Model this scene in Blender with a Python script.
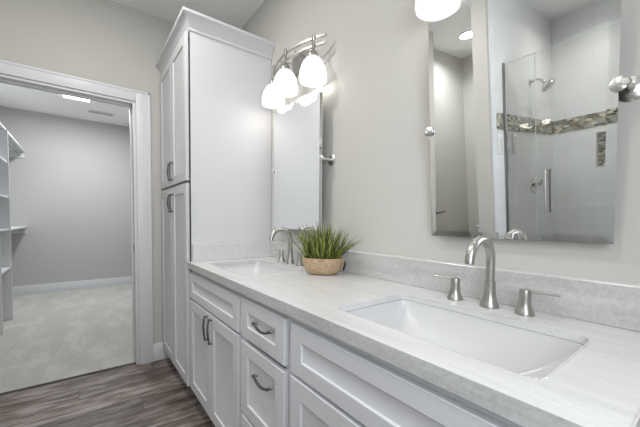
import bpy, bmesh, math, random
from mathutils import Vector, Matrix
random.seed(7)
PI = math.pi
SC = bpy.context.scene
COL = SC.collection
for o_ in list(bpy.data.objects):
    bpy.data.objects.remove(o_)

# ------------------------------------------------------------------ camera
cd = bpy.data.cameras.new('camera')
cd.sensor_fit = 'HORIZONTAL'; cd.sensor_width = 36.0
cd.lens = 311.0897 / 640 * 36
cd.shift_y = (233.216 - 213.5) / 640
cd.clip_start = 0.02
cam = bpy.data.objects.new('camera', cd); COL.objects.link(cam)
F = Vector((-0.79464015, 0.60575406, -0.04011288))
R2 = Vector((0.60590923, 0.79547641, 0.00955454))
U2 = Vector((-0.03769656, 0.01671234, 0.99914947))
M = Matrix((R2, U2, -F)).transposed().to_4x4()
M.translation = Vector((1.98394816, -1.07317742, 1.14867609))
cam.matrix_world = M
SC.camera = cam

# ------------------------------------------------------------------ world, exposure, ceiling lights
w = bpy.data.worlds.new('world'); SC.world = w; w.use_nodes = True
w.node_tree.nodes['Background'].inputs[0].default_value = (0.9, 0.95, 1.0, 1)
w.node_tree.nodes['Background'].inputs[1].default_value = 0.3
SC.view_settings.view_transform = 'Standard'
SC.view_settings.look = 'None'
SC.view_settings.gamma = 1.0
SC.view_settings.exposure = 0.36
ZC = 2.736                                   # ceiling height
def area(name, loc, power, size, color=(1, .97, .93), rot=(0, 0, 0), sy=None, shape='DISK', spread=PI):
    l = bpy.data.lights.new(name, 'AREA'); l.energy = power; l.shape = shape; l.size = size
    if sy: l.shape = 'RECTANGLE'; l.size_y = sy
    l.color = color; l.spread = spread
    o = bpy.data.objects.new(name, l); COL.objects.link(o); o.location = loc; o.rotation_euler = rot
    return o
DOWN = [((1.50, -1.15, ZC), 'bath'), ((0.30, -1.02, ZC), 'bath'), ((1.35, -2.42, ZC), 'shower'), ((0.32, -2.36, ZC), 'toilet')]  # bath and shower downlights are added and unseen; the toilet one is real
PW = {'bath': 7.8, 'shower': 3.1, 'toilet': 5.2}
for (lx, ly, lz), kind in DOWN:
    area('downlight_lamp', (lx, ly, lz - .016), PW[kind] * (.60 if lx > 1.45 else 1.15), .15, (.93, .97, 1) if kind == 'toilet' else (1, .975, .94), spread=PI if kind == 'bath' else 2.6)
area('closet_lamp', (-3.2, -1.11, ZC - .05), 23.0, .14, (.93, .965, 1), sy=.27)
area('end_wall_fill', (2.33, -1.05, 1.5), 12.0, .9, (.86, .92, 1), rot=(0, PI / 2, 0), sy=.8)  # added cool fill by the end wall, which has no window
VANITY_POINT = 0.52                           # each bulb of the vanity lights
SHADE_EMIT = 0.86

# ------------------------------------------------------------------ materials
def mat(name, col, rough=.5, metal=0., spec=.5, **k):
    m = bpy.data.materials.new(name); m.use_nodes = True
    b = m.node_tree.nodes['Principled BSDF']
    b.inputs['Base Color'].default_value = (*col, 1); b.inputs['Roughness'].default_value = rough
    b.inputs['Metallic'].default_value = metal; b.inputs['Specular IOR Level'].default_value = spec
    for kk, v in k.items(): b.inputs[kk.replace('_', ' ')].default_value = v
    return m
class NT:
    def __init__(s, m): s.m = m; s.t = m.node_tree; s.b = s.t.nodes['Principled BSDF']
    def n(s, typ, **k):
        x = s.t.nodes.new(typ)
        for a, v in k.items(): setattr(x, a, v)
        return x
    def l(s, a, b): s.t.links.new(a, b)
    def math(s, op, a, b=None):
        x = s.n('ShaderNodeMath', operation=op)
        for i, v in enumerate((a, b)):
            if v is None: continue
            if isinstance(v, (int, float)): x.inputs[i].default_value = v
            else: s.l(v, x.inputs[i])
        return x.outputs[0]
    def pos(s, scale=(1, 1, 1)):
        tc = s.n('ShaderNodeNewGeometry'); mp = s.n('ShaderNodeMapping'); mp.inputs['Scale'].default_value = scale
        s.l(tc.outputs['Position'], mp.inputs[0]); return mp.outputs[0]
    def noise(s, v, scale, detail=4, rough=.5):
        x = s.n('ShaderNodeTexNoise'); x.inputs['Scale'].default_value = scale; x.inputs['Detail'].default_value = detail
        x.inputs['Roughness'].default_value = rough; s.l(v, x.inputs['Vector']); return x.outputs['Fac']
    def ramp(s, f, stops, interp='LINEAR'):
        r = s.n('ShaderNodeValToRGB'); r.color_ramp.interpolation = interp
        e = r.color_ramp.elements
        while len(e) > 1: e.remove(e[-1])
        e[0].position = stops[0][0]; e[0].color = (*stops[0][1], 1)
        for p, c in stops[1:]:
            q = e.new(p); q.color = (*c, 1)
        s.l(f, r.inputs[0]); return r.outputs[0]
    def mix(s, f, a, b, blend='MIX'):
        x = s.n('ShaderNodeMix', data_type='RGBA', blend_type=blend)
        for sock, v in ((x.inputs[0], f), (x.inputs[6], a), (x.inputs[7], b)):
            if isinstance(v, (int, float)): sock.default_value = v
            elif isinstance(v, tuple): sock.default_value = (*v, 1)
            else: s.l(v, sock)
        return x.outputs[2]
    def bump(s, h, strength=.2, dist=.002):
        x = s.n('ShaderNodeBump'); x.inputs['Strength'].default_value = strength; x.inputs['Distance'].default_value = dist
        s.l(h, x.inputs['Height']); s.l(x.outputs[0], s.b.inputs['Normal'])
    def bricks(s, u, v, bw, bh, grout, off=.5):
        """returns (random 0..1 per brick, second random, mask 1 = brick / 0 = joint)"""
        row = s.math('FLOOR', s.math('DIVIDE', v, bh))
        par = s.math('MULTIPLY', row, off)
        uu = s.math('ADD', s.math('DIVIDE', u, bw), par)
        col = s.math('FLOOR', uu)
        fu = s.math('MULTIPLY', s.math('SUBTRACT', uu, col), bw)
        fv = s.math('MULTIPLY', s.math('FRACT', s.math('DIVIDE', v, bh)), bh)
        m1 = s.math('GREATER_THAN', fu, grout); m2 = s.math('GREATER_THAN', fv, grout)
        cx = s.n('ShaderNodeCombineXYZ'); s.l(col, cx.inputs[0]); s.l(row, cx.inputs[1])
        wn = s.n('ShaderNodeTexWhiteNoise', noise_dimensions='2D'); s.l(cx.outputs[0], wn.inputs['Vector'])
        return wn.outputs['Value'], wn.outputs['Color'], s.math('MULTIPLY', m1, m2)
    def xyz(s):
        g = s.n('ShaderNodeNewGeometry'); x = s.n('ShaderNodeSeparateXYZ'); s.l(g.outputs['Position'], x.inputs[0]); return x.outputs

def wall_paint(name, col, rough=.75):
    m = mat(name, col, rough, spec=.25); t = NT(m)
    f = t.noise(t.pos(), 260, 3)
    t.bump(f, .12, .0012); return m
M_wall = wall_paint('greige_wall_paint', (.612, .598, .56))
M_closet = wall_paint('closet_wall_paint', (.56, .555, .54))
M_ceil = wall_paint('ceiling_paint', (.93, .93, .92), .85)
M_trim = mat('white_trim_paint', (.78, .79, .81), .38)
M_cab = mat('white_cabinet_paint', (.71, .712, .728), .55, spec=.35)
M_shelf = mat('white_melamine', (.80, .81, .82), .4)
M_dark = mat('dark_recess', (.05, .05, .05), .8)
M_nickel = mat('brushed_nickel', (.50, .485, .46), .33, 1.0)
M_chrome = mat('polished_nickel', (.72, .71, .69), .12, 1.0)
M_mount = mat('satin_nickel', (.76, .75, .73), .28, 1.0)
M_rail = mat('satin_rail_nickel', (.50, .48, .45), .5, 1.0)
M_pull = mat('dark_pewter', (.17, .17, .175), .33, 1.0)
M_frame = mat('brushed_steel_profile', (.34, .34, .34), .35, 1.0)
M_mirror = mat('silvered_mirror', (.93, .945, .94), .0, 1.0)
M_mback = mat('mirror_edge', (.30, .32, .31), .3, .4)
M_ceramic = mat('white_ceramic', (.66, .66, .66), .22)
M_plate = mat('white_plastic', (.82, .82, .80), .3)
M_iron = mat('dark_iron', (.06, .05, .045), .5, .6)
M_vent = mat('vent_grille', (.7, .7, .7), .5)

def emis(name, col, st, base=(.8, .8, .8)):
    m = mat(name, base, .4); b = m.node_tree.nodes['Principled BSDF']
    b.inputs['Emission Color'].default_value = (*col, 1); b.inputs['Emission Strength'].default_value = st; return m
M_shade = emis('frosted_glass_shade_lit', (1, .985, .965), SHADE_EMIT, (.16, .16, .16))
t = NT(M_shade); X = t.xyz()
mr = t.n('ShaderNodeMapRange'); mr.inputs['From Min'].default_value = 1.885; mr.inputs['From Max'].default_value = 2.018; t.l(X[2], mr.inputs[0])
st = t.ramp(mr.outputs[0], [(0, (.74,) * 3), (.10, (.80,) * 3), (.28, (1, 1, 1)), (.72, (1, 1, 1)), (1, (.62,) * 3)])
t.l(t.math('MULTIPLY', st, SHADE_EMIT), t.b.inputs['Emission Strength'])
M_bulb = emis('bulb_lit', (1, .95, .88), 2)
M_lens = emis('downlight_lens_lit', (1, .98, .95), 7)

# clear glass (thin panels with real thickness)
M_glass = bpy.data.materials.new('clear_glass'); M_glass.use_nodes = True
_t = M_glass.node_tree; _t.nodes.clear()
_o = _t.nodes.new('ShaderNodeOutputMaterial'); _g = _t.nodes.new('ShaderNodeBsdfGlossy'); _g.inputs['Roughness'].default_value = .0
_g.inputs['Color'].default_value = (1, 1, 1, 1)
_tr = _t.nodes.new('ShaderNodeBsdfTransparent'); _tr.inputs[0].default_value = (.988, .993, .990, 1)
_fr = _t.nodes.new('ShaderNodeFresnel'); _fr.inputs[0].default_value = 1.5
_mx = _t.nodes.new('ShaderNodeMixShader')
_t.links.new(_fr.outputs[0], _mx.inputs[0]); _t.links.new(_tr.outputs[0], _mx.inputs[1]); _t.links.new(_g.outputs[0], _mx.inputs[2])
_t.links.new(_mx.outputs[0], _o.inputs[0])
M_gedge = mat('glass_edge', (.45, .50, .49), .2)

# quartz counter with soft veins running along x
M_stone = mat('pale_quartz', (.75, .75, .74), .22); t = NT(M_stone)
f1 = t.noise(t.pos((1.6, 16, 16)), 1.6, 6, .6)
f2 = t.noise(t.pos((3, 40, 40)), 2.2, 5, .7)
f3 = t.noise(t.pos(), 190, 2)
c = t.ramp(f1, [(.30, (.64, .64, .635)), (.47, (.71, .71, .705)), (.60, (.76, .76, .755)), (.75, (.73, .725, .72))])
c = t.mix(.35, c, t.ramp(f2, [(.3, (.62, .615, .61)), (.55, (.78, .78, .78))]))
c = t.mix(.10, c, t.ramp(f3, [(.35, (.50, .49, .48)), (.6, (.84, .84, .84))]))
c = t.mix(1.0, c, (.96, .96, .96), 'MULTIPLY')
t.l(c, t.b.inputs['Base Color'])
# greyer copy of the same stone: shade of upright faces put into the colour
M_splash = mat('shaded_grey_quartz', (.55, .55, .54), .3); t = NT(M_splash)
f1 = t.noise(t.pos((2, 8, 12)), 2.2, 6, .6); f3 = t.noise(t.pos(), 110, 3, .6)
c = t.ramp(f1, [(.32, (.47, .47, .46)), (.5, (.56, .56, .55)), (.68, (.66, .655, .645))])
c = t.mix(.30, c, t.ramp(f3, [(.36, (.42, .415, .40)), (.58, (.66, .66, .65))]))
t.l(c, t.b.inputs['Base Color'])

# plank floor, planks along y
M_plank = mat('weathered_plank_floor', (.2, .17, .15), .42, spec=.35); t = NT(M_plank)
X = t.xyz()
rv, rc, mask = t.bricks(t.math('ADD', X[1], 10.13), t.math('ADD', X[0], 10.075), 1.22, .178, .0028, .37)
sh = t.math('MULTIPLY', rv, 37.0)
cb = t.n('ShaderNodeCombineXYZ'); t.l(t.math('MULTIPLY', X[0], 42), cb.inputs[0]); t.l(t.math('MULTIPLY', X[1], 3.6), cb.inputs[1]); t.l(sh, cb.inputs[2])
g1 = t.noise(cb.outputs[0], 1.3, 7, .68)
cb2 = t.n('ShaderNodeCombineXYZ'); t.l(t.math('MULTIPLY', X[0], 9), cb2.inputs[0]); t.l(t.math('MULTIPLY', X[1], 2.0), cb2.inputs[1]); t.l(sh, cb2.inputs[2])
g2 = t.noise(cb2.outputs[0], 2.0, 4, .6)
c = t.ramp(g1, [(.34, (.035, .024, .019)), (.45, (.135, .103, .086)), (.54, (.27, .23, .21)), (.64, (.52, .47, .45))])
c = t.mix(.55, c, t.ramp(g2, [(.36, (.055, .040, .032)), (.50, (.19, .155, .138)), (.62, (.44, .41, .41))]))
tint = t.ramp(rv, [(0, (.60, .57, .54)), (.5, (.88, .845, .81)), (1, (1.14, 1.10, 1.07))])
c = t.mix(1.0, c, tint, 'MULTIPLY')
c = t.mix(mask, (.035, .03, .028), c)
t.l(c, t.b.inputs['Base Color']); t.bump(t.math('ADD', t.math('MULTIPLY', g1, .3), mask), .25, .002)

# carpet
M_carpet = mat('beige_carpet', (.46, .45, .41), .95, spec=.1); t = NT(M_carpet)
fa = t.noise(t.pos(), 130, 4, .7); fb = t.noise(t.pos((1, 2.2, 1)), 2.6, 4, .6); fc = t.noise(t.pos(), 34, 3)
c = t.ramp(fa, [(.3, (.46, .455, .43)), (.55, (.64, .635, .60)), (.75, (.76, .755, .72))])
c = t.mix(.5, c, t.ramp(fb, [(.35, (.58, .575, .54)), (.52, (.68, .675, .64)), (.60, (.84, .83, .79))]))
c = t.mix(.25, c, t.ramp(fc, [(.35, (.34, .33, .30)), (.65, (.54, .53, .48))]))
t.l(c, t.b.inputs['Base Color']); t.bump(fa, .6, .006)

# large white wall tile
M_tile = mat('white_wall_tile', (.80, .81, .80), .13); t = NT(M_tile)
X = t.xyz(); uu = t.math('ADD', t.math('ADD', X[0], X[1]), 20)
rv, rc, mask = t.bricks(uu, t.math('ADD', X[2], .035), .41, .152, .003, .5)
c = t.mix(mask, (.70, .70, .69), t.ramp(rv, [(0, (.78, .785, .78)), (1, (.81, .815, .81))]))
t.l(c, t.b.inputs['Base Color']); t.bump(mask, .35, .0015)
# glass and stone mosaic
M_mos = mat('glass_stone_mosaic', (.4, .35, .28), .2); t = NT(M_mos)
X = t.xyz(); uu = t.math('ADD', t.math('ADD', X[0], X[1]), 20)
rv, rc, mask = t.bricks(uu, t.math('ADD', X[2], .004), .038, .0205, .0020, .5)
c = t.ramp(rv, [(0, (.10, .095, .065)), (.18, (.42, .37, .27)), (.34, (.20, .165, .10)), (.48, (.62, .58, .48)), (.6, (.13, .15, .125)), (.72, (.30, .32, .28)), (.86, (.26, .20, .12))], 'CONSTANT')
c = t.mix(mask, (.42, .41, .37), c)
t.l(c, t.b.inputs['Base Color']); t.bump(mask, .3, .001)

# wooden bowl
M_bowl = mat('pale_carved_wood', (.50, .36, .22), .55); t = NT(M_bowl)
f1 = t.noise(t.pos((18, 18, 90)), 2.4, 5, .6)
c = t.ramp(f1, [(.3, (.30, .195, .11)), (.5, (.47, .34, .21)), (.7, (.60, .47, .32))])
t.l(c, t.b.inputs['Base Color']); t.bump(f1, .3, .002)
# grass blades: yellow green body
M_grass = mat('grass_green', (.14, .2, .04), .45); t = NT(M_grass)
oi = t.n('ShaderNodeTexNoise'); oi.inputs['Scale'].default_value = 55; t.l(t.pos((1, 1, .12)), oi.inputs['Vector'])
c = t.ramp(oi.outputs['Fac'], [(.34, (.020, .032, .012)), (.46, (.085, .11, .022)), (.56, (.27, .30, .05)), (.68, (.46, .46, .13))])
t.l(c, t.b.inputs['Base Color'])
M_soil = mat('dark_moss', (.06, .07, .03), .9)

# ------------------------------------------------------------------ mesh helpers
def quad_box(bm, x0, x1, y0, y1, z0, z1, bevel=0., seg=2):
    v = [bm.verts.new(p) for p in ((x0, y0, z0), (x1, y0, z0), (x1, y1, z0), (x0, y1, z0), (x0, y0, z1), (x1, y0, z1), (x1, y1, z1), (x0, y1, z1))]
    fs = [bm.faces.new([v[i] for i in q]) for q in ((3, 2, 1, 0), (4, 5, 6, 7), (0, 1, 5, 4), (1, 2, 6, 5), (2, 3, 7, 6), (3, 0, 4, 7))]
    if bevel:
        es = {e for f in fs for e in f.edges}
        bmesh.ops.bevel(bm, geom=list(es), offset=bevel, segments=seg, affect='EDGES', profile=.5)
    return v
def ring_verts(bm, pts): return [bm.verts.new(p) for p in pts]
def bridge(bm, a, b):
    n = len(a)
    for i in range(n): bm.faces.new((a[i], a[(i + 1) % n], b[(i + 1) % n], b[i]))
def loft(bm, rings, cap0=True, cap1=True):
    rs = [ring_verts(bm, r) for r in rings]
    for a, b in zip(rs, rs[1:]): bridge(bm, a, b)
    if cap0: bm.faces.new(list(reversed(rs[0])))
    if cap1: bm.faces.new(rs[-1])
    return rs
def frame_of(axis):
    axis = Vector(axis).normalized()
    h = Vector((0, 0, 1)) if abs(axis.z) < .9 else Vector((1, 0, 0))
    a = axis.cross(h).normalized(); return a, axis.cross(a)
def lathe(bm, prof, c=(0, 0, 0), axis=(0, 0, 1), n=28, cap=True):
    c = Vector(c); ax = Vector(axis).normalized(); a, b = frame_of(ax)
    rings = []
    for r, h in prof:
        r = max(r, 1e-5)
        rings.append([c + ax * h + (a * math.cos(2 * PI * i / n) + b * math.sin(2 * PI * i / n)) * r for i in range(n)])
    loft(bm, rings, cap, cap)
def tube(bm, pts, r, n=12, cap=True, flat=1.):
    pts = [Vector(p) for p in pts]
    rs = r if isinstance(r, (list, tuple)) else [r] * len(pts)
    rings = []; prev = None
    for i, p in enumerate(pts):
        d = (pts[min(i + 1, len(pts) - 1)] - pts[max(i - 1, 0)]).normalized()
        if prev is None: a, b = frame_of(d)
        else:
            a = (prev - d * prev.dot(d)).normalized(); b = d.cross(a)
        prev = a
        rings.append([p + (a * math.cos(2 * PI * k / n) + b * flat * math.sin(2 * PI * k / n)) * rs[i] for k in range(n)])
    loft(bm, rings, cap, cap)
def rrect(x0, x1, y0, y1, r, z, n=6):
    pts = []
    for cx, cy, a0 in ((x1 - r, y1 - r, 0), (x0 + r, y1 - r, PI / 2), (x0 + r, y0 + r, PI), (x1 - r, y0 + r, 1.5 * PI)):
        for i in range(n + 1):
            a = a0 + PI / 2 * i / n
            pts.append((cx + r * math.cos(a), cy + r * math.sin(a), z))
    return pts
def plate(bm, outer, holes, z0, z1, mapf=lambda p: p):
    """flat plate with holes; loops are (x, y) lists; mapf places (x, y, z)"""
    for z, flip in ((z0, True), (z1, False)):
        es = []
        for lp in [outer] + holes:
            vs = [bm.verts.new(mapf((p[0], p[1], z))) for p in lp]
            es += [bm.edges.new((vs[i], vs[(i + 1) % len(vs)])) for i in range(len(vs))]
        bmesh.ops.triangle_fill(bm, edges=es, use_beauty=True)
    for lp in [outer] + holes:
        a = [bm.verts.new(mapf((p[0], p[1], z0))) for p in lp]; b = [bm.verts.new(mapf((p[0], p[1], z1))) for p in lp]
        bridge(bm, a, b)
    bmesh.ops.remove_doubles(bm, verts=bm.verts, dist=1e-5)
def obj(name, bm, m, parent=None, smooth=None, **props):
    bmesh.ops.recalc_face_normals(bm, faces=bm.faces)
    me = bpy.data.meshes.new(name); bm.to_mesh(me); bm.free()
    for mm in (m if isinstance(m, (list, tuple)) else [m]): me.materials.append(mm)
    if smooth is not None:
        for p in me.polygons: p.use_smooth = True
        me.set_sharp_from_angle(angle=math.radians(smooth))
    o = bpy.data.objects.new(name, me); COL.objects.link(o)
    if parent is not None: o.parent = parent
    for k, v in props.items(): o[k] = v
    return o
def thing(name, label, cat, loc=(0, 0, 0), rz=0, group=None):
    o = bpy.data.objects.new(name, None); COL.objects.link(o)
    o.location = loc; o.rotation_euler = (0, 0, rz); o['label'] = label; o['category'] = cat
    o.empty_display_size = .05
    if group: o['group'] = group
    return o
def copy_thing(root, loc, label):
    r = root.copy(); COL.objects.link(r); r.location = loc; r['label'] = label
    def rec(src, dst):
        for ch in list(src.children):
            c = ch.copy(); COL.objects.link(c); c.parent = dst; rec(ch, c)
    rec(root, r); return r
B = bmesh.new
def box_struct(name, m, *a, bevel=0., parent=None, smooth=None):
    bm = B(); quad_box(bm, *a, bevel=bevel)
    if parent is None: return obj(name, bm, m, None, smooth, kind='structure')
    return obj(name, bm, m, parent, smooth)

# ------------------------------------------------------------------ room shell
XF = -0.7977          # far wall face (towards the bathroom)
XE = 2.40             # end wall behind the camera
YB = -2.93            # back wall of shower and toilet alcove
XCB = -4.352          # back wall of the closet
YCL = -2.06           # closet left wall
YCR = -0.25           # closet right wall
DY1, DY0 = -0.743, -1.567   # closet doorway
DZ = 2.038
SX = 0.86             # tiled shower side wall
box_struct('floor', M_plank, -.84, XE + .1, YB - .1, .1, -.06, 0)
box_struct('floor_closet', M_carpet, XCB - .1, -.84, YCL - .1, YCR + .1, -.06, .004)
box_struct('ceiling', M_ceil, XCB - .1, XE + .1, YB - .1, .1, ZC, ZC + .08)
box_struct('wall_right', M_wall, XF - .105, XE, 0, .1, 0, ZC)
bm = B()
plate(bm, [(YCL - .1 - .6, 0), (DY0, 0), (DY0, DZ), (DY1, DZ), (DY1, 0), (.1, 0), (.1, ZC), (YCL - .1 - .6, ZC)], [], XF - .105, XF,
      lambda p: (p[2], p[0], p[1]))
obj('wall_far', bm, M_wall, kind='structure')
box_struct('wall_back', M_wall, XE, XE + .1, YB - .1, .1, 0, ZC)
box_struct('wall_closet_back', M_closet, XCB - .1, XCB, YCL - .1, YCR + .1, 0, ZC)
box_struct('wall_closet_left', M_closet, XCB, XF - .105, YCL - .1, YCL, 0, ZC)
box_struct('wall_closet_right', M_closet, XCB, XF - .105, YCR, YCR + .1, 0, ZC)
# toilet alcove walls
box_struct('wall_alcove_side', M_wall, -.15, -.05, YB, -1.60, 0, ZC)
box_struct('wall_alcove_return', M_wall, XF, -.15, -1.80, -1.70, 0, ZC)
box_struct('wall_alcove_back', M_wall, -.15, .74, YB - .1, YB, 0, ZC)
# wall between alcove and shower: painted, then a tiled skin on the shower side
box_struct('wall_partition', M_wall, .74, SX - .012, YB, -1.575, 0, ZC)
box_struct('wall_shower_side', M_tile, SX - .012, SX, YB + .0, -1.60, 0, ZC)
NX0, NX1, NZ0, NZ1 = 1.205, 1.315, 1.285, 1.595
bm = B()
plate(bm, [(SX, 0), (XE, 0), (XE, ZC), (SX, ZC)], [[(NX0, NZ0), (NX1, NZ0), (NX1, NZ1), (NX0, NZ1)]], YB - .1, YB, lambda p: (p[0], p[2], p[1]))
obj('wall_shower_back', bm, M_tile, kind='structure')
box_struct('wall_shower_end', M_tile, XE - .012, XE, YB, -1.60, 0, ZC)
# mosaic band on both tiled walls and inside the niche
MZ0, MZ1 = 1.650, 1.778
box_struct('trim_1', M_mos, SX, SX + .004, YB, -1.668, MZ0, MZ1)
box_struct('trim_2', M_mos, SX, XE - .012, YB, YB + .004, MZ0, MZ1)
bm = B()
quad_box(bm, NX0, NX1, YB - .088, YB - .084, NZ0, NZ1)
obj('trim_3', bm, M_mos, kind='structure')
bm = B()
for a in ((NX0 - .008, NX0, NZ0 - .008, NZ1 + .008), (NX1, NX1 + .008, NZ0 - .008, NZ1 + .008), (NX0, NX1, NZ0 - .008, NZ0), (NX0, NX1, NZ1, NZ1 + .008)):
    quad_box(bm, a[0], a[1], YB, YB + .005, a[2], a[3])
obj('trim_4', bm, M_ceramic, kind='structure')
# white bullnose at the open end of the tiled wall
box_struct('trim_5', M_ceramic, SX - .012, SX + .003, -1.60, -1.585, 0, ZC, bevel=.004, smooth=40)
# shower curb and pan
box_struct('trim_6', M_ceramic, SX, XE - .012, -1.89, -1.76, 0, .10, bevel=.01, smooth=40)
box_struct('floor_shower', M_tile, SX, XE - .012, YB, -1.89, 0, .03)

# baseboards
def baseboard(name, x0, x1, y0, y1, axis):
    bm = B(); h = .14; t_ = .015
    quad_box(bm, x0, x1, y0, y1, 0, h, bevel=.003)
    return obj(name, bm, M_trim, kind='structure', smooth=40)
baseboard('baseboard_far', XF, XF + .015, -.6395, -.02, 'y')
baseboard('baseboard_closet_back', XCB, XCB + .015, YCL, YCR, 'y')
baseboard('baseboard_closet_right', XCB + .015, XF - .105, YCR - .015, YCR, 'x')
baseboard('baseboard_closet_left', XCB + .015, XF - .105, YCL, YCL + .015, 'x')
baseboard('baseboard_right', 1.935, XE, -.015, 0, 'x')
baseboard('baseboard_partition', .74, SX - .012, -1.59, -1.575, 'x')
baseboard('baseboard_alcove_side', -.05, -.035, YB, -1.60, 'y')
baseboard('baseboard_alcove_back', -.035, .74, YB, YB + .015, 'x')

# closet door casing + jamb + stop
CY1, CY0, CZ = -.6395, -1.6815, 2.1254
bm = B()
def casing_loop(o, x): return None
for (ya, yb, za, zb) in ((DY1 + .006, CY1, 0, CZ), (CY0, DY0 - .006, 0, CZ), (DY0 - .006, DY1 + .006, DZ + .006, CZ)):
    quad_box(bm, XF, XF + .016, ya, yb, za, zb, bevel=.002)
# raised outer back-band
quad_box(bm, XF, XF + .020, CY1 - .016, CY1, 0, CZ, bevel=.002)
quad_box(bm, XF, XF + .020, CY0, CY0 + .016, 0, CZ, bevel=.002)
quad_box(bm, XF, XF + .020, CY0, CY1, CZ - .016, CZ, bevel=.002)
obj('trim_7', bm, M_trim, kind='structure', smooth=40)
bm = B()
JX0, JX1 = XF - .108, XF + .004
quad_box(bm, JX0, JX1, DY1 - .014, DY1 + .006, 0, DZ + .006, bevel=.0015)
quad_box(bm, JX0, JX1, DY0 - .006, DY0 + .012, 0, DZ + .006, bevel=.0015)
quad_box(bm, JX0, JX1, DY0 + .012, DY1 - .012, DZ - .012, DZ + .006, bevel=.0015)
# door stops
quad_box(bm, XF - .106, XF - .078, DY1 - .026, DY1 - .014, 0, DZ - .012, bevel=.002)
quad_box(bm, XF - .085, XF - .050, DY0 + .012, DY0 + .024, 0, DZ - .012, bevel=.002)
quad_box(bm, XF - .085, XF - .050, DY0 + .024, DY1 - .024, DZ - .024, DZ - .012, bevel=.002)
door = obj('door_1', bm, M_trim, kind='structure', smooth=40)
# strike plate on the jamb
bm = B()
y_ = DY1 - .0145
plate(bm, rrect(-.869, -.8055, .886, .950, .004, 0), [[(p[0], p[1]) for p in rrect(-.843, -.815, .918, .943, .002, 0)][::-1]], y_ - .0018, y_, lambda p: (p[0], p[2], p[1]))
sp = obj('strike_plate', bm, M_nickel, door, smooth=40)
bm = B(); quad_box(bm, -.842, -.816, y_ - .0012, y_ - .0006, .919, .942)
obj('latch_hole', bm, M_dark, sp)
# dark transition strip between planks and carpet
box_struct('trim_8', mat('dark_transition', (.10, .09, .085), .5), -.848, -.832, DY0 + .012, DY1 - .012, 0, .008, bevel=.003)

# ------------------------------------------------------------------ ceiling fixtures
DLAB = {0: 'round white recessed ceiling light added out of view in front of the near sink',
        1: 'round white recessed ceiling light added out of view in front of the closet doorway',
        2: 'round white recessed ceiling light added out of view inside the tiled shower',
        3: 'round recessed ceiling light glowing in the toilet alcove, seen in the large mirror'}
for i, ((lx, ly, lz), kind) in enumerate(DOWN):
    d = thing('recessed_light', DLAB[i], 'ceiling light', (lx, ly, ZC), group='recessed ceiling lights')
    bm = B(); lathe(bm, [(.055, 0), (.085, 0), (.083, -.005), (.064, -.008), (.0555, -.005)], n=36); obj('trim_ring', bm, M_trim, d, smooth=40)
    bm = B(); lathe(bm, [(.001, -.004), (.055, -.004), (.055, -.006), (.04, -.007), (.001, -.008)], n=36); obj('lens', bm, M_lens, d, smooth=60)
d = thing('closet_ceiling_light', 'bright rectangular ceiling light inside the closet', 'ceiling light', (-3.2, -1.11, ZC))
bm = B(); quad_box(bm, -.08, .08, -.145, .145, -.012, 0, bevel=.003); obj('housing', bm, M_trim, d, smooth=40)
bm = B(); quad_box(bm, -.07, .07, -.135, .135, -.030, -.012, bevel=.006); obj('diffuser', bm, M_lens, d, smooth=40)
d = thing('ceiling_vent', 'narrow two slot air vent on the closet ceiling', 'vent', (-3.79, -.83, ZC))
bm = B(); plate(bm, [(-.07, -.16), (.07, -.16), (.07, .16), (-.07, .16)],
                [[(-.04, -.14), (-.04, -.01), (.04, -.01), (.04, -.14)], [(-.04, .01), (-.04, .14), (.04, .14), (.04, .01)]], -.008, 0)
obj('frame', bm, M_vent, d)
bm = B()
for k in range(5):
    x_ = -.03 + .015 * k
    quad_box(bm, x_ - .0015, x_ + .0015, -.139, .139, -.007, -.001)
obj('slats', bm, M_vent, d)
bm = B(); quad_box(bm, -.041, .041, -.141, .141, -.0009, -.0003); obj('dark_duct', bm, M_dark, d)

# ------------------------------------------------------------------ cabinet fronts
def shaker(bm, x0, x1, z0, z1, yf, t_=.019, rail=.057, rec=.007, top=None):
    """front faces -y with its face at y = yf"""
    top = top or rail
    def rl(i, y, ii=None):
        j = i if ii is None else ii
        return [(x0 + i, y, z0 + j), (x1 - i, y, z0 + j), (x1 - i, y, z1 - j), (x0 + i, y, z1 - j)]
    bv = .0018
    rings = [rl(0, yf + t_), rl(0, yf + bv), rl(bv, yf), rl(rail, yf, top), rl(rail + .0015, yf + .0015, top + .0015),
             rl(rail + .003, yf + rec - .001, top + .003), rl(rail + .006, yf + rec, top + .006)]
    loft(bm, rings)
def pull_mesh(L=.13, vertical=True):
    """bow pull, feet at +-L/2, standing off towards -y"""
    bm = B()
    pts = []; rs = []
    n = 16
    for i in range(n + 1):
        s = i / n * 2 - 1
        a = s * L / 2 * .93
        out = -.0195 + .006 * s * s * s * s - .002 * math.cos(s * PI)
        lat = -.0035 * math.sin(s * PI)             # slight S twist
        pts.append((lat, out, a) if vertical else (a, out, lat - .006 * (1 - s * s)))
        rs.append(.0030 + .0022 * (1 - s * s) + (.001 if i in (0, n) else 0))
    tube(bm, pts, rs, 10)
    bow = bm
    bm2 = B()
    for s in (-1, 1):
        p = (0, 0, s * L / 2 * .86) if vertical else (s * L / 2 * .86, 0, 0)
        lathe(bm2, [(.0075, 0), (.0075, .002), (.0045, .006), (.0042, .012), (.0062, .014), (.0062, .018), (.004, .0205)], p, (0, -1, 0), 14)
    return bow, bm2
def pull(parent, loc, L=.13, vertical=True):
    a, b = pull_mesh(L, vertical)
    for v in b.verts: pass
    me = bpy.data.meshes.new('tmp'); b.to_mesh(me); b.free(); a.from_mesh(me); bpy.data.meshes.remove(me)
    bmesh.ops.translate(a, verts=a.verts, vec=loc)
    return obj('handle', a, M_pull, parent, smooth=50, label='dark pewter bow handle')

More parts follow.
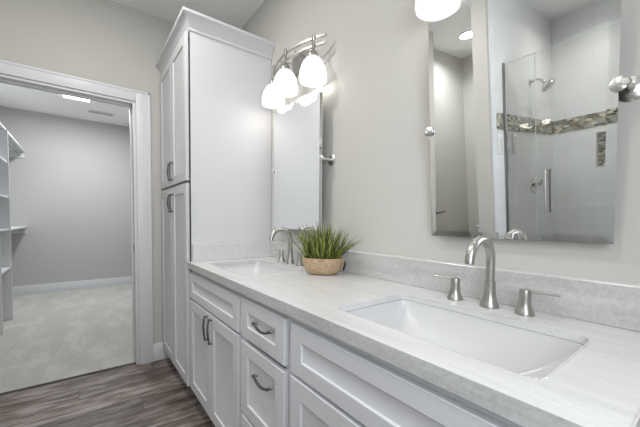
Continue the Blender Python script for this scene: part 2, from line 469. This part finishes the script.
YD = -.565      # face of doors and drawers on the vanity
def sink_cabinet(x0, x1, label, lx, rx):
    r = thing('vanity_cabinet', label, 'cabinet', (x0, 0, 0), group='white vanity cabinets')
    W = x1 - x0
    bm = B()
    quad_box(bm, .0, .016, -.526, -.004, .10, .871); quad_box(bm, W - .016, W, -.526, -.004, .10, .871)
    quad_box(bm, .016, W - .016, -.526, -.004, .10, .118); quad_box(bm, .016, W - .016, -.012, -.004, .118, .871)
    obj('carcass', bm, M_cab, r)
    bm = B()
    plate(bm, [(0, .095), (W, .095), (W, .855), (0, .855)], [[(.04, .13), (.04, .66), (W - .04, .66), (W - .04, .13)]], -.545, -.526, lambda p: (p[0], p[2], p[1]))
    obj('face_frame', bm, M_cab, r)
    bm = B(); quad_box(bm, 0.002, W - .002, -.475, -.460, .0, .10); obj('toe_kick', bm, M_cab, r)
    bm = B(); shaker(bm, lx, W - rx, .677, .830, YD, rail=.058, top=.046); obj('false_front', bm, M_cab, r, smooth=30)
    mid = (lx + W - rx) / 2
    for s, (a, b) in enumerate(((lx, mid - .0015), (mid + .0015, W - rx))):
        bm = B(); shaker(bm, a, b, .118, .664, YD); d_ = obj('door', bm, M_cab, r, smooth=30)
        hx = mid + (-.034 if s == 0 else .034)
        pull(d_, (hx, YD, .585), .14, True)
    return r
def drawer_cabinet(x0, x1):
    r = thing('vanity_cabinet', 'white vanity cabinet of stacked drawers, between the two door cabinets', 'cabinet', (x0, 0, 0), group='white vanity cabinets')
    W = x1 - x0
    bm = B()
    quad_box(bm, .0, .016, -.526, -.004, .10, .871); quad_box(bm, W - .016, W, -.526, -.004, .10, .871)
    quad_box(bm, .016, W - .016, -.526, -.004, .10, .118); quad_box(bm, .016, W - .016, -.012, -.004, .118, .871)
    obj('carcass', bm, M_cab, r)
    bm = B()
    plate(bm, [(0, .095), (W, .095), (W, .855), (0, .855)], [[(.04, .13), (.04, .82), (W - .04, .82), (W - .04, .13)]], -.545, -.526, lambda p: (p[0], p[2], p[1]))
    obj('face_frame', bm, M_cab, r)
    bm = B(); quad_box(bm, 0.002, W - .002, -.475, -.460, .0, .10); obj('toe_kick', bm, M_cab, r)
    for za, zb in ((.677, .832), (.362, .657), (.118, .347)):
        bm = B(); shaker(bm, .018, W - .018, za, zb, YD, rail=.058, top=.048); d_ = obj('drawer', bm, M_cab, r, smooth=30)
        pull(d_, (W / 2 + .03, YD, (za + zb) / 2 + (.012 if zb > .8 else (.06 if zb > .5 else 0))), .132, False)
    return r
sink_cabinet(.001, .770, 'white vanity cabinet with paired doors, under the far sink beside the tall cabinet', .022, .012)
drawer_cabinet(.772, 1.150)
sink_cabinet(1.152, 1.899, 'white vanity cabinet with a false drawer front, under the near sink', .018, .02)

# tall linen tower
T = .7957
r = thing('linen_cabinet', 'tall white linen cabinet tower with upper and lower door pairs, against the far wall', 'cabinet', (XF + .001, 0, 0))
# local x: 0 .. T
bm = B()
quad_box(bm, 0, T - .007, -.53, -.002, .095, 2.30)
obj('carcass', bm, M_cab, r)
bm = B(); quad_box(bm, T - .007, T, -.547, -.002, .094, 2.30, bevel=.0008); obj('side_panel', bm, M_cab, r)
bm = B(); quad_box(bm, .002, T, -.475, -.46, 0, .0935); obj('toe_kick', bm, M_cab, r)
YT = -.571
for k, (za, zb) in enumerate(((.105, 1.372), (1.388, 2.272))):
    for s in (0, 1):
        a, b = ((.012, T / 2 - .0015), (T / 2 + .0015, T - .022))[s]
        bm = B(); shaker(bm, a, b, za, zb, YT); d_ = obj('door', bm, M_cab, r, smooth=30)
        hx = T / 2 + (-.032 if s == 0 else .032)
        pull(d_, (hx, YT, (1.262, 1.482)[k]), .135, True)
# crown moulding mitred round the front corner
prof = [(0, 2.272), (.007, 2.272), (.007, 2.288), (.011, 2.293), (.014, 2.302), (.019, 2.314), (.026, 2.326), (.034, 2.336), (.042, 2.343), (.048, 2.346), (.0517, 2.350), (.0517, 2.365), (0, 2.365)]
bm = B()
secs = []
for p_ in range(3):
    ring = []
    for o_, z_ in prof:
        ring.append({0: (0.0, -.5467 - o_, z_), 1: (T + o_, -.5467 - o_, z_), 2: (T + o_, -.001, z_)}[p_])
    secs.append(ring)
loft(bm, secs)
obj('crown_moulding', bm, M_cab, r, smooth=25)
bm = B(); quad_box(bm, 0, T + .0, -.5467, -.001, 2.3005, 2.36); obj('top_panel', bm, M_cab, r)
bm = B(); quad_box(bm, 0, T - .0075, -.5467, -.5305, 2.274, 2.30); obj('frieze', bm, M_cab, r)

# ------------------------------------------------------------------ countertop
def sink_hole(cx): return (cx - .262, cx + .262, -.487, -.165)
SINKX = (.392, 1.547)
HT = .89; HB = .872
holes = []
for cx in SINKX:
    a = sink_hole(cx); holes.append([(p[0], p[1]) for p in rrect(*a, .028, 0)][::-1])
r = thing('countertop', 'pale veined quartz countertop with two cut-outs, lying on the vanity cabinets', 'countertop', (0, 0, 0))
bm = B(); plate(bm, [(.001, -.575), (1.922, -.575), (1.922, -.001), (.001, -.001)], holes, HB, HT)
bmesh.ops.bevel(bm, geom=[e for e in bm.edges if len(e.link_faces) == 2 and all(abs(v.co.z - HT) < 1e-4 for v in e.verts) and e.calc_face_angle(0) > 1], offset=.0022, segments=2, affect='EDGES')
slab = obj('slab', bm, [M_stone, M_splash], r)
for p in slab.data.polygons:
    if p.normal.y < -.9 and p.center.y < -.57: p.material_index = 1  # front edge takes the greyer copy, its shade put into the colour
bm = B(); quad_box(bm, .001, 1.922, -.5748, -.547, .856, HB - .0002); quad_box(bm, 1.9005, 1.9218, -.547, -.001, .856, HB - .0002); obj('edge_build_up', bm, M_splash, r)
r = thing('backsplash', 'long quartz backsplash, shaded grey, standing on the counter along the mirror wall', 'backsplash', (0, 0, 0))
bm = B(); quad_box(bm, .0215, 1.922, -.021, -.001, HT + .0005, .996, bevel=.0015); obj('stone_panel', bm, M_splash, r)
bm = B(); loft(bm, [[(.0215, -.001, .9962), (.0215, -.0205, .9962), (.0215, -.0190, .9985), (.0215, -.001, 1.002)], [(1.922, -.001, .9962), (1.922, -.0205, .9962), (1.922, -.0190, .9985), (1.922, -.001, 1.002)]])  # added white strip in place of light along the backsplash top
obj('lit_edge_strip', bm, M_ceramic, r, label='white strip standing in for the lit top edge of the backsplash')
bm = B(); quad_box(bm, .001, .021, -.545, -.001, HT + .0005, .996, bevel=.0015)
obj('side_splash', bm, M_stone, None, label='short pale quartz splash on the counter against the tall cabinet', category='backsplash')

# sinks
def sink(cx, label):
    s = thing('undermount_sink', label, 'sink', (cx, -.326, HB - .001), group='white rectangular undermount sinks')
    hx, hy = .262, .161
    D = .135
    def lp(t_, off=0.):
        # t_: 0 top .. 1 bottom
        e = t_ ** 1.6
        ix = .004 + .012 * t_ + .115 * max(0, (t_ - .12)) ** 1.5 + .02 * e
        iy = .002 + .012 * t_ + .05 * e
        rr_ = .028 + .035 * t_
        return rrect(-hx + ix - off, hx - ix + off, -hy + iy - off, hy - iy + off, rr_, -D * t_ - (off if t_ > .95 else 0), 6)
    bm = B()
    inner = [lp(i / 14) for i in range(15)]
    # rounded bottom
    inner.append([(p[0] * .93, p[1] * .90, -D - .006) for p in inner[-1]])
    inner.append([(p[0] * .30, p[1] * .30, -D - .010) for p in inner[-2]])
    inner.append([(p[0] * .085, p[1] * .15, -D - .012) for p in inner[-3]])
    outer = [[(p[0] * 1.05, p[1] * 1.07, p[2] - .010) for p in rg] for rg in inner[::-1]]
    outer[-1] = [(p[0], p[1], 0) for p in rrect(-hx - .018, hx + .018, -hy - .018, hy + .018, .035, 0, 6)]
    rim = [(p[0], p[1], 0) for p in lp(0)]
    rings = [rim] + inner[1:] + outer
    rs = [ring_verts(bm, q) for q in rings]
    for a, b in zip(rs, rs[1:]): bridge(bm, a, b)
    bridge(bm, rs[-1], rs[0])
    bmesh.ops.triangulate(bm, faces=[f for f in bm.faces if len(f.verts) > 4])
    obj('basin', bm, M_ceramic, s, smooth=60)
    bm = B(); lathe(bm, [(.001, -D - .008), (.020, -D - .008), (.024, -D - .0085), (.024, -D - .030), (.001, -D - .030)], (0, 0, 0), n=24); obj('drain', bm, M_chrome, s, smooth=40)
    return s
sink(SINKX[0], 'white rectangular undermount sink nearest the tall cabinet')
sink(SINKX[1], 'large white rectangular undermount sink nearest the camera, below the big tilting mirror')

# faucets
def faucet(cx, label, la=.104, ra=.104):
    s = thing('faucet', label, 'faucet', (cx, -.084, HT + .0006), group='widespread brushed nickel faucets')
    bm = B()
    lathe(bm, [(.0268, 0), (.0268, .004), (.0250, .009), (.0212, .020), (.0182, .032), (.0168, .046), (.0160, .064), (.0158, .079), (.0125, .081)], n=28)
    obj('spout_base', bm, M_nickel, s, smooth=45)
    bm = B()
    R_ = .0640; zc = .143
    pts = [(0, 0, .076), (0, 0, .095), (0, 0, .12)]
    for i in range(21):
        a = PI * .965 * i / 20
        pts.append((0, -R_ + R_ * math.cos(a), zc + R_ * math.sin(a) * 1.0))
    pts.append((0, -2 * R_ + .0002, zc - .0005)); pts[-1] = (0, pts[-2][1] - .0006, pts[-2][2] - .007)
    rs = [.0130] * 25
    end = Vector(pts[-1]); edir = (end - Vector(pts[-2])).normalized()
    tube(bm, pts, rs, 20)
    sp_ = obj('spout', bm, M_nickel, s, smooth=50)
    bm = B(); lathe(bm, [(.0110, 0), (.0110, .0035), (.0095, .0035), (.0095, 0)], end, edir, n=20); obj('aerator', bm, M_frame, sp_, smooth=40)
    for sx, ho in ((-1, la), (1, ra)):
        bm = B()
        c = (sx * ho, 0, 0)
        lathe(bm, [(.0248, 0), (.0248, .004), (.0228, .009), (.0184, .019), (.0160, .029), (.0152, .042), (.0150, .066), (.0142, .0695), (.012, .0705)], c, n=28)
        h = obj('valve_handle', bm, M_nickel, s, smooth=45)
        bm = B()
        pts = [(sx * (ho - .004), 0, .0655), (sx * (ho + .021), 0, .0665), (sx * (ho + .046), 0, .0670), (sx * (ho + .080), 0, .0675)]
        tube(bm, pts, [.0062, .0050, .0045, .0045], 12, flat=.8)
        obj('lever', bm, M_nickel, h, smooth=45)
    return s
faucet(.392, 'brushed nickel gooseneck faucet with two levers, behind the far sink near the plant')
faucet(1.548, 'brushed nickel gooseneck faucet with two levers, behind the near sink', .111, .096)

# ------------------------------------------------------------------ tilting mirrors
def mirror(x0, x1, zp, th, label):
    cx = (x0 + x1) / 2; hw = (x1 - x0) / 2; hh = .381; d_ = .060
    m = thing('pivot_mirror', label, 'mirror', (cx, 0, zp), group='frameless tilting mirrors')
    Rm = Matrix.Rotation(th, 4, 'X')
    def tilt(bm):
        bmesh.ops.transform(bm, matrix=Matrix.Translation((0, -d_, 0)) @ Rm, verts=bm.verts)
    # y local: front face at y = 0 facing -y, thickness to +y
    def rl(i, y): return [(-hw + i, y, -hh + i), (hw - i, y, -hh + i), (hw - i, y, hh - i), (-hw + i, y, hh - i)]
    bm = B(); loft(bm, [rl(0, .0045), rl(0, .0014), rl(.020, 0)], cap0=True, cap1=True); tilt(bm)
    g = obj('mirror_glass', bm, M_mirror, m)
    bm = B(); quad_box(bm, -hw + .004, hw - .004, .0046, .0062, -hh + .004, hh - .004); tilt(bm); obj('backing', bm, M_mback, m)
    for s in (-1, 1):
        xm = s * hw
        bm = B(); lathe(bm, [(.030, 0), (.030, .003), (.027, .006), (.014, .008), (.0085, .010), (.0075, .014), (.0075, .056), (.0095, .058), (.0095, .066), (.006, .069)], (xm + s * .014, -.0005, 0), (0, -1, 0), 28)
        p_ = obj('wall_mount', bm, M_mount, m, smooth=40)
        bm = B(); tube(bm, [(xm + s * .014, -.062, 0), (xm + s * .001, -.0635, 0)], .005, 12)
        obj('pivot_pin', bm, M_nickel, p_, smooth=60)
        bm = B(); lathe(bm, [(.0165, .0012), (.0175, .002), (.0175, .0045), (.016, .0058), (.001, .0066)], (xm + s * .001, -d_ - .001, 0), (0, -1, 0), 26)
        obj('clamp_disc', bm, M_mount, m, smooth=40)
    return m
mirror(.137, .662, 1.477, 0.0, 'smaller looking frameless tilting mirror beside the tall cabinet, above the far sink')
mirror(1.310, 1.814, 1.4774, .07015, 'large frameless tilting mirror reflecting the shower, above the near sink')

# ------------------------------------------------------------------ vanity lights
def vanity_light(cx, label):
    v = thing('vanity_light', label, 'wall light', (cx, 0, 2.10), group='three shade vanity lights')
    bm = B(); quad_box(bm, -.10, .10, -.022, -.0005, -.055, .055, bevel=.006); obj('wall_plate', bm, M_nickel, v, smooth=40)
    L = .278
    def yy(x): return -.120 + .088 * (x / .315) ** 2
    for zz in (.018, -.022):
        bm = B(); n = 24
        ring = []
        for i in range(n + 1):
            x = -L + 2 * L * i / n; y = yy(x)
            ring.append([(x, y - .004, zz - .006), (x, y + .004, zz - .006), (x, y + .004, zz + .006), (x, y - .004, zz + .006)])
        loft(bm, ring); obj('curved_rail', bm, M_rail, v, smooth=30)
    for s in (-1, 1):
        bm = B(); tube(bm, [(s * .05, -.015, -.002), (s * .062, -.06, -.002), (s * .075, -.118, -.002)], .0045, 10); obj('support_arm', bm, M_nickel, v, smooth=40)
    for sx in (-.215, 0, .215):
        y = yy(sx) - .004
        bm = B(); quad_box(bm, sx - .009, sx + .009, y - .0075, y - .0005, -.045, .035, bevel=.001); obj('post', bm, M_nickel, v, smooth=30)
        bm = B(); lathe(bm, [(.006, -.040), (.009, -.048), (.020, -.057), (.028, -.070), (.030, -.090), (.027, -.090)], (sx, y - .004, 0), n=24); obj('socket_cap', bm, M_nickel, v, smooth=40)
        prf = [(.026, -.084), (.038, -.092), (.052, -.110), (.063, -.132), (.0705, -.158), (.0745, -.182), (.0755, -.202), (.0735, -.213)]
        inn = [(max(a - .0035, .001), b) for a, b in prf[::-1]]
        bm = B(); c_ = (sx, y - .004, 0)
        rings = []
        for r_, h_ in prf + inn:
            rings.append([(c_[0] + r_ * math.cos(2 * PI * i / 36), c_[1] + r_ * math.sin(2 * PI * i / 36), h_) for i in range(36)])
        rs = loft(bm, rings, False, False); bridge(bm, rs[-1], rs[0])
        sh_ = obj('glass_shade', bm, M_shade, v, smooth=60, label='lit frosted white bell glass shade')
        bm = B(); lathe(bm, [(.010, -.080), (.012, -.095), (.022, -.115), (.026, -.135), (.022, -.155), (.010, -.166), (.001, -.168)], c_, n=20); obj('bulb', bm, M_bulb, sh_, smooth=60)
        l = bpy.data.lights.new('vanity_bulb_light', 'POINT'); l.energy = VANITY_POINT * (1 if cx < 1 else .42); l.shadow_soft_size = .045; l.color = (1, .93, .84)
        lo = bpy.data.objects.new('vanity_bulb_light', l); COL.objects.link(lo); lo.location = (cx + sx, y - .004, 2.10 - .21)
    return v
vanity_light(.400, 'wall light with three lit glass shades, above the far mirror beside the tall cabinet')
vanity_light(1.562, 'wall light with lit glass shades above the large near mirror, cut off at the top')

# ------------------------------------------------------------------ plant in wooden bowl
pl = thing('potted_grass', 'tufted green grass plant in a pale wooden bowl with a ring handle, on the counter', 'plant', (.795, -.150, HT + .0006), math.radians(38))
bm = B(); n = 40
def oval(a, b, z, p=2.35):
    o = []
    for i in range(n):
        t_ = 2 * PI * i / n; c_, s_ = math.cos(t_), math.sin(t_)
        o.append((a * math.copysign(abs(c_) ** (2 / p), c_), b * math.copysign(abs(s_) ** (2 / p), s_), z))
    return o
sp_ = [(.060, .040, .0), (.074, .050, .006), (.086, .058, .020), (.094, .063, .038), (.098, .066, .056), (.100, .067, .074), (.099, .0665, .080)]
inn = [(.094, .062, .080), (.094, .061, .066), (.085, .055, .040), (.060, .040, .020)]
loft(bm, [oval(*q) for q in sp_ + inn])
obj('bowl', bm, M_bowl, pl, smooth=50)
bm = B(); loft(bm, [oval(.092, .0595, .058), oval(.090, .058, .069), oval(.06, .04, .074)]); obj('moss', bm, M_soil, pl, smooth=60)
bm = B()
quad_box(bm, .097, .1045, -.008, .008, .030, .084, bevel=.001)
quad_box(bm, .088, .1045, -.008, .008, .0805, .0845, bevel=.001)
st_ = obj('strap', bm, M_bowl, pl, label='pale strap over the bowl end holding the ring')
bm = B(); tube(bm, [(.108 + .004 * math.cos(2 * PI * i / 28), .018 * math.sin(2 * PI * i / 28), .042 + .020 * math.cos(2 * PI * i / 28)) for i in range(29)], .0026, 8, cap=False)
obj('ring_handle', bm, M_iron, pl, smooth=60, label='dark iron ring handle')
bm = B()
for k in range(300):
    a = random.uniform(0, 2 * PI); q = math.sqrt(random.random())
    bx, by = .082 * q * math.cos(a), .050 * q * math.sin(a)
    lean = q * random.uniform(.35, 1.15)
    dirx, diry = math.cos(a + random.uniform(-.5, .5)), math.sin(a + random.uniform(-.5, .5))
    Lb = random.uniform(.10, .205) * (1.0 - .08 * q)
    if k % 23 == 0:
        lean = 1.25; dirx, diry = math.cos(-.62 + .35 * math.sin(k)), math.sin(-.62 + .35 * math.sin(k)); Lb = .19; bx, by = .07, -.01
    wdt = random.uniform(.0026, .0050)
    curve = random.uniform(.15, .7) * (.3 + lean)
    pts = []
    for i in range(6):
        s = i / 5
        th_ = min(1.25, lean * .55 + curve * s * .7)
        if i == 0: p = Vector((bx, by, .068))
        else:
            p = pts[-1][0] + Vector((dirx * math.sin(th_), diry * math.sin(th_), math.cos(th_))) * (Lb / 5)
        pts.append((p, wdt * (1 - s) ** .7 + .0002))
    side = Vector((-diry, dirx, 0)); side.rotate(Matrix.Rotation(random.uniform(-.9, .9), 3, 'Z'))
    prev = None
    for p, w_ in pts:
        wy = math.sin(math.radians(38)) * p.x + math.cos(math.radians(38)) * p.y - .150
        if wy > -.012: p -= Vector((math.sin(math.radians(38)), math.cos(math.radians(38)), 0)) * (wy + .012)
        fwd = Vector((dirx, diry, 0)) * w_ * .35
        c3 = [bm.verts.new(p - side * w_), bm.verts.new(p - fwd), bm.verts.new(p + side * w_)]
        if prev:
            bm.faces.new((prev[0], prev[1], c3[1], c3[0])); bm.faces.new((prev[1], prev[2], c3[2], c3[1]))
        prev = c3
me_ = bpy.data.meshes.new('grass_blades'); bm.to_mesh(me_); bm.free(); me_.materials.append(M_grass)
o = bpy.data.objects.new('grass_blades', me_); COL.objects.link(o); o.parent = pl
o['label'] = 'spiky yellow green grass blades'

# ------------------------------------------------------------------ closet shelving
bm = None
sy = -1.735                                   # front of the shelves
cs = thing('closet_organizer', 'white closet shelving tower with side panels and open shelves, left inside the closet', 'shelving', (-2.58, YCL, 0))
for x_ in (-.295, .275):
    bm = B(); quad_box(bm, x_, x_ + .018, .016, .345, 0.004, 2.115, bevel=.001); obj('side_panel', bm, M_shelf, cs)
for z_ in (.60, 1.03, 1.385, 1.77):
    bm = B(); quad_box(bm, -.277, .275, .016, .335, z_ - .018, z_, bevel=.001); obj('shelf', bm, M_shelf, cs)
ts = thing('closet_shelf', 'long white upper closet shelf with hanging rod, running to the back wall', 'shelf', (-2.9, YCL, 2.115), group='closet hanging shelves')
bm = B(); quad_box(bm, XCB + 2.9 + .001, .8, .001, .325, .001, .020, bevel=.001); obj('board', bm, M_shelf, ts)
bm = B(); quad_box(bm, XCB + 2.9 + .001, XCB + 2.9 + .019, .001, .315, -.085, .0, bevel=.001); quad_box(bm, XCB + 2.92, -.02, .001, .019, -.085, 0)
obj('support_cleat', bm, M_shelf, ts)
bm = B(); tube(bm, [(XCB + 2.9 + .020, .27, -.045), (.0, .27, -.045)], .013, 14); obj('hanging_rod', bm, M_frame, ts, smooth=40)
ls = thing('closet_shelf', 'short white lower closet shelf with hanging rod, at waist height by the back wall', 'shelf', (-2.9, YCL, 1.005), group='closet hanging shelves')
bm = B(); quad_box(bm, XCB + 2.9 + .001, .022, .001, .325, 0, .018, bevel=.001); obj('board', bm, M_shelf, ls)
bm = B(); quad_box(bm, XCB + 2.9 + .001, XCB + 2.9 + .019, .001, .315, -.085, .0, bevel=.001); quad_box(bm, XCB + 2.92, .022, .001, .019, -.085, 0)
obj('support_cleat', bm, M_shelf, ls)
bm = B(); tube(bm, [(XCB + 2.9 + .020, .27, -.045), (.022, .27, -.045)], .013, 14); obj('hanging_rod', bm, M_frame, ls, smooth=40)

# ------------------------------------------------------------------ shower
GY = -1.822
sh = thing('shower_enclosure', 'frameless clear glass shower panel and door, seen in the large mirror', 'shower door', (SX, GY, .10))
bm = B(); quad_box(bm, .013, .212, -.004, .004, .012, 2.055); obj('fixed_panel', bm, M_glass, sh)
bm = B(); quad_box(bm, .216, .92, -.004, .004, .012, 2.055); dp = obj('door_panel', bm, M_glass, sh)
bm = B(); quad_box(bm, .212, .2155, -.0042, .0042, .012, 2.055); obj('seal', bm, M_gedge, sh)
bm = B(); quad_box(bm, .0005, .012, -.006, .034, .002, 2.060, bevel=.002); obj('wall_profile', bm, M_frame, sh, smooth=30)
bm = B(); quad_box(bm, .033, .92, -.0043, .0043, 2.0552, 2.058); obj('polished_edge', bm, M_gedge, sh)
bm = B(); quad_box(bm, .925, 1.50, -.004, .004, .012, 2.055); obj('fixed_panel', bm, M_glass, sh)
for s in (-1, 1):
    bm = B(); tube(bm, [(.283, s * .052, .875), (.283, s * .052, 1.205)], .0072, 16)
    for z_ in (.925, 1.155): tube(bm, [(.283, s * .0045, z_), (.283, s * .052, z_)], .005, 10)
    obj('handle', bm, M_nickel, dp, smooth=40)
hd = thing('shower_fixture', 'chrome shower head on an arm, on the tiled side wall seen in the mirror', 'shower head', (SX, -2.36, 2.085))
bm = B(); lathe(bm, [(.030, 0), (.028, .006), (.012, .010)], (0.0005, 0, 0), (1, 0, 0), 24); obj('flange', bm, M_chrome, hd, smooth=40)
bm = B(); tube(bm, [(.004, 0, 0), (.03, 0, .010), (.06, 0, .008), (.085, 0, -.006), (.10, 0, -.025)], .0095, 14); obj('arm', bm, M_chrome, hd, smooth=50)
bm = B(); lathe(bm, [(.012, -.01), (.016, .004), (.014, .014), (.026, .026), (.052, .050), (.056, .056), (.056, .068), (.050, .072), (.001, .072)], (.098, 0, -.022), (.62, .0, -.78), 28); obj('head', bm, M_chrome, hd, smooth=35)
sv = thing('shower_valve', 'round chrome shower valve with lever on the tiled side wall', 'valve', (SX, -2.40, 1.175))
bm = B(); lathe(bm, [(.075, 0), (.073, .006), (.045, .012), (.026, .016), (.024, .045), (.020, .048), (.001, .048)], (.0005, 0, 0), (1, 0, 0), 32); obj('escutcheon', bm, M_chrome, sv, smooth=40)
bm = B(); tube(bm, [(.042, 0, 0), (.055, .0, .0), (.075, .02, .015), (.085, .06, .035)], [.010, .010, .007, .006], 12); obj('lever', bm, M_chrome, sv, smooth=40)
for k, (yc, zc_) in enumerate(((-1.715, 1.535), (-1.990, 1.55))):
    sp2 = thing('wall_plate', ('white rectangular wall plate on the tile just outside the shower glass', 'white rectangular wall plate on the tile just inside the shower glass')[k], 'wall plate', (SX, yc, zc_), group='wall plates under the mosaic band')
    bm = B(); quad_box(bm, .0005, .009, -.042, .042, -.078, .078, bevel=.003); obj('plate', bm, M_plate, sp2, smooth=40)
    bm = B(); quad_box(bm, .0092, .0125, -.022, .022, -.050, .050, bevel=.001); obj('rocker', bm, M_vent, sp2)

# toilet alcove
th_ = thing('paper_holder', 'small dark metal paper holder arm on the alcove side wall, seen in the large mirror', 'paper holder', (-.05, -2.19, .945))
bm = B(); lathe(bm, [(.024, 0), (.024, .008), (.010, .012), (.009, .045)], (.0005, 0, 0), (1, 0, 0), 22); obj('wall_rosette', bm, M_pull, th_, smooth=40)
bm = B(); tube(bm, [(.042, .008, 0), (.044, -.06, 0), (.044, -.13, .003)], .008, 12); obj('arm', bm, M_pull, th_, smooth=40)
to = thing('toilet', 'white toilet against the back wall of the alcove, edge seen in the large mirror', 'toilet', (.35, YB, 0))
def ell(cx, cy, a, b, z, m=32): return [(cx + a * math.cos(2 * PI * i / m), cy + b * math.sin(2 * PI * i / m), z) for i in range(m)]
bm = B(); loft(bm, [ell(0, .40, .10, .20, 0), ell(0, .40, .105, .20, .03), ell(0, .38, .095, .18, .12), ell(0, .40, .12, .20, .22), ell(0, .43, .165, .23, .32), ell(0, .44, .18, .24, .375), ell(0, .44, .18, .24, .39), ell(0, .44, .14, .19, .39), ell(0, .44, .12, .16, .30)]); obj('bowl', bm, M_ceramic, to, smooth=50)
bm = B(); loft(bm, [ell(0, .43, .185, .245, .392), ell(0, .43, .188, .248, .405), ell(0, .43, .183, .243, .425), ell(0, .43, .12, .17, .430)]); obj('seat_lid', bm, M_ceramic, to, smooth=50)
bm = B(); quad_box(bm, -.20, .20, .020, .195, .37, .70, bevel=.02, seg=3); obj('tank', bm, M_ceramic, to, smooth=50)
bm = B(); quad_box(bm, -.21, .21, .017, .205, .701, .735, bevel=.010, seg=3); obj('tank_lid', bm, M_ceramic, to, smooth=50)
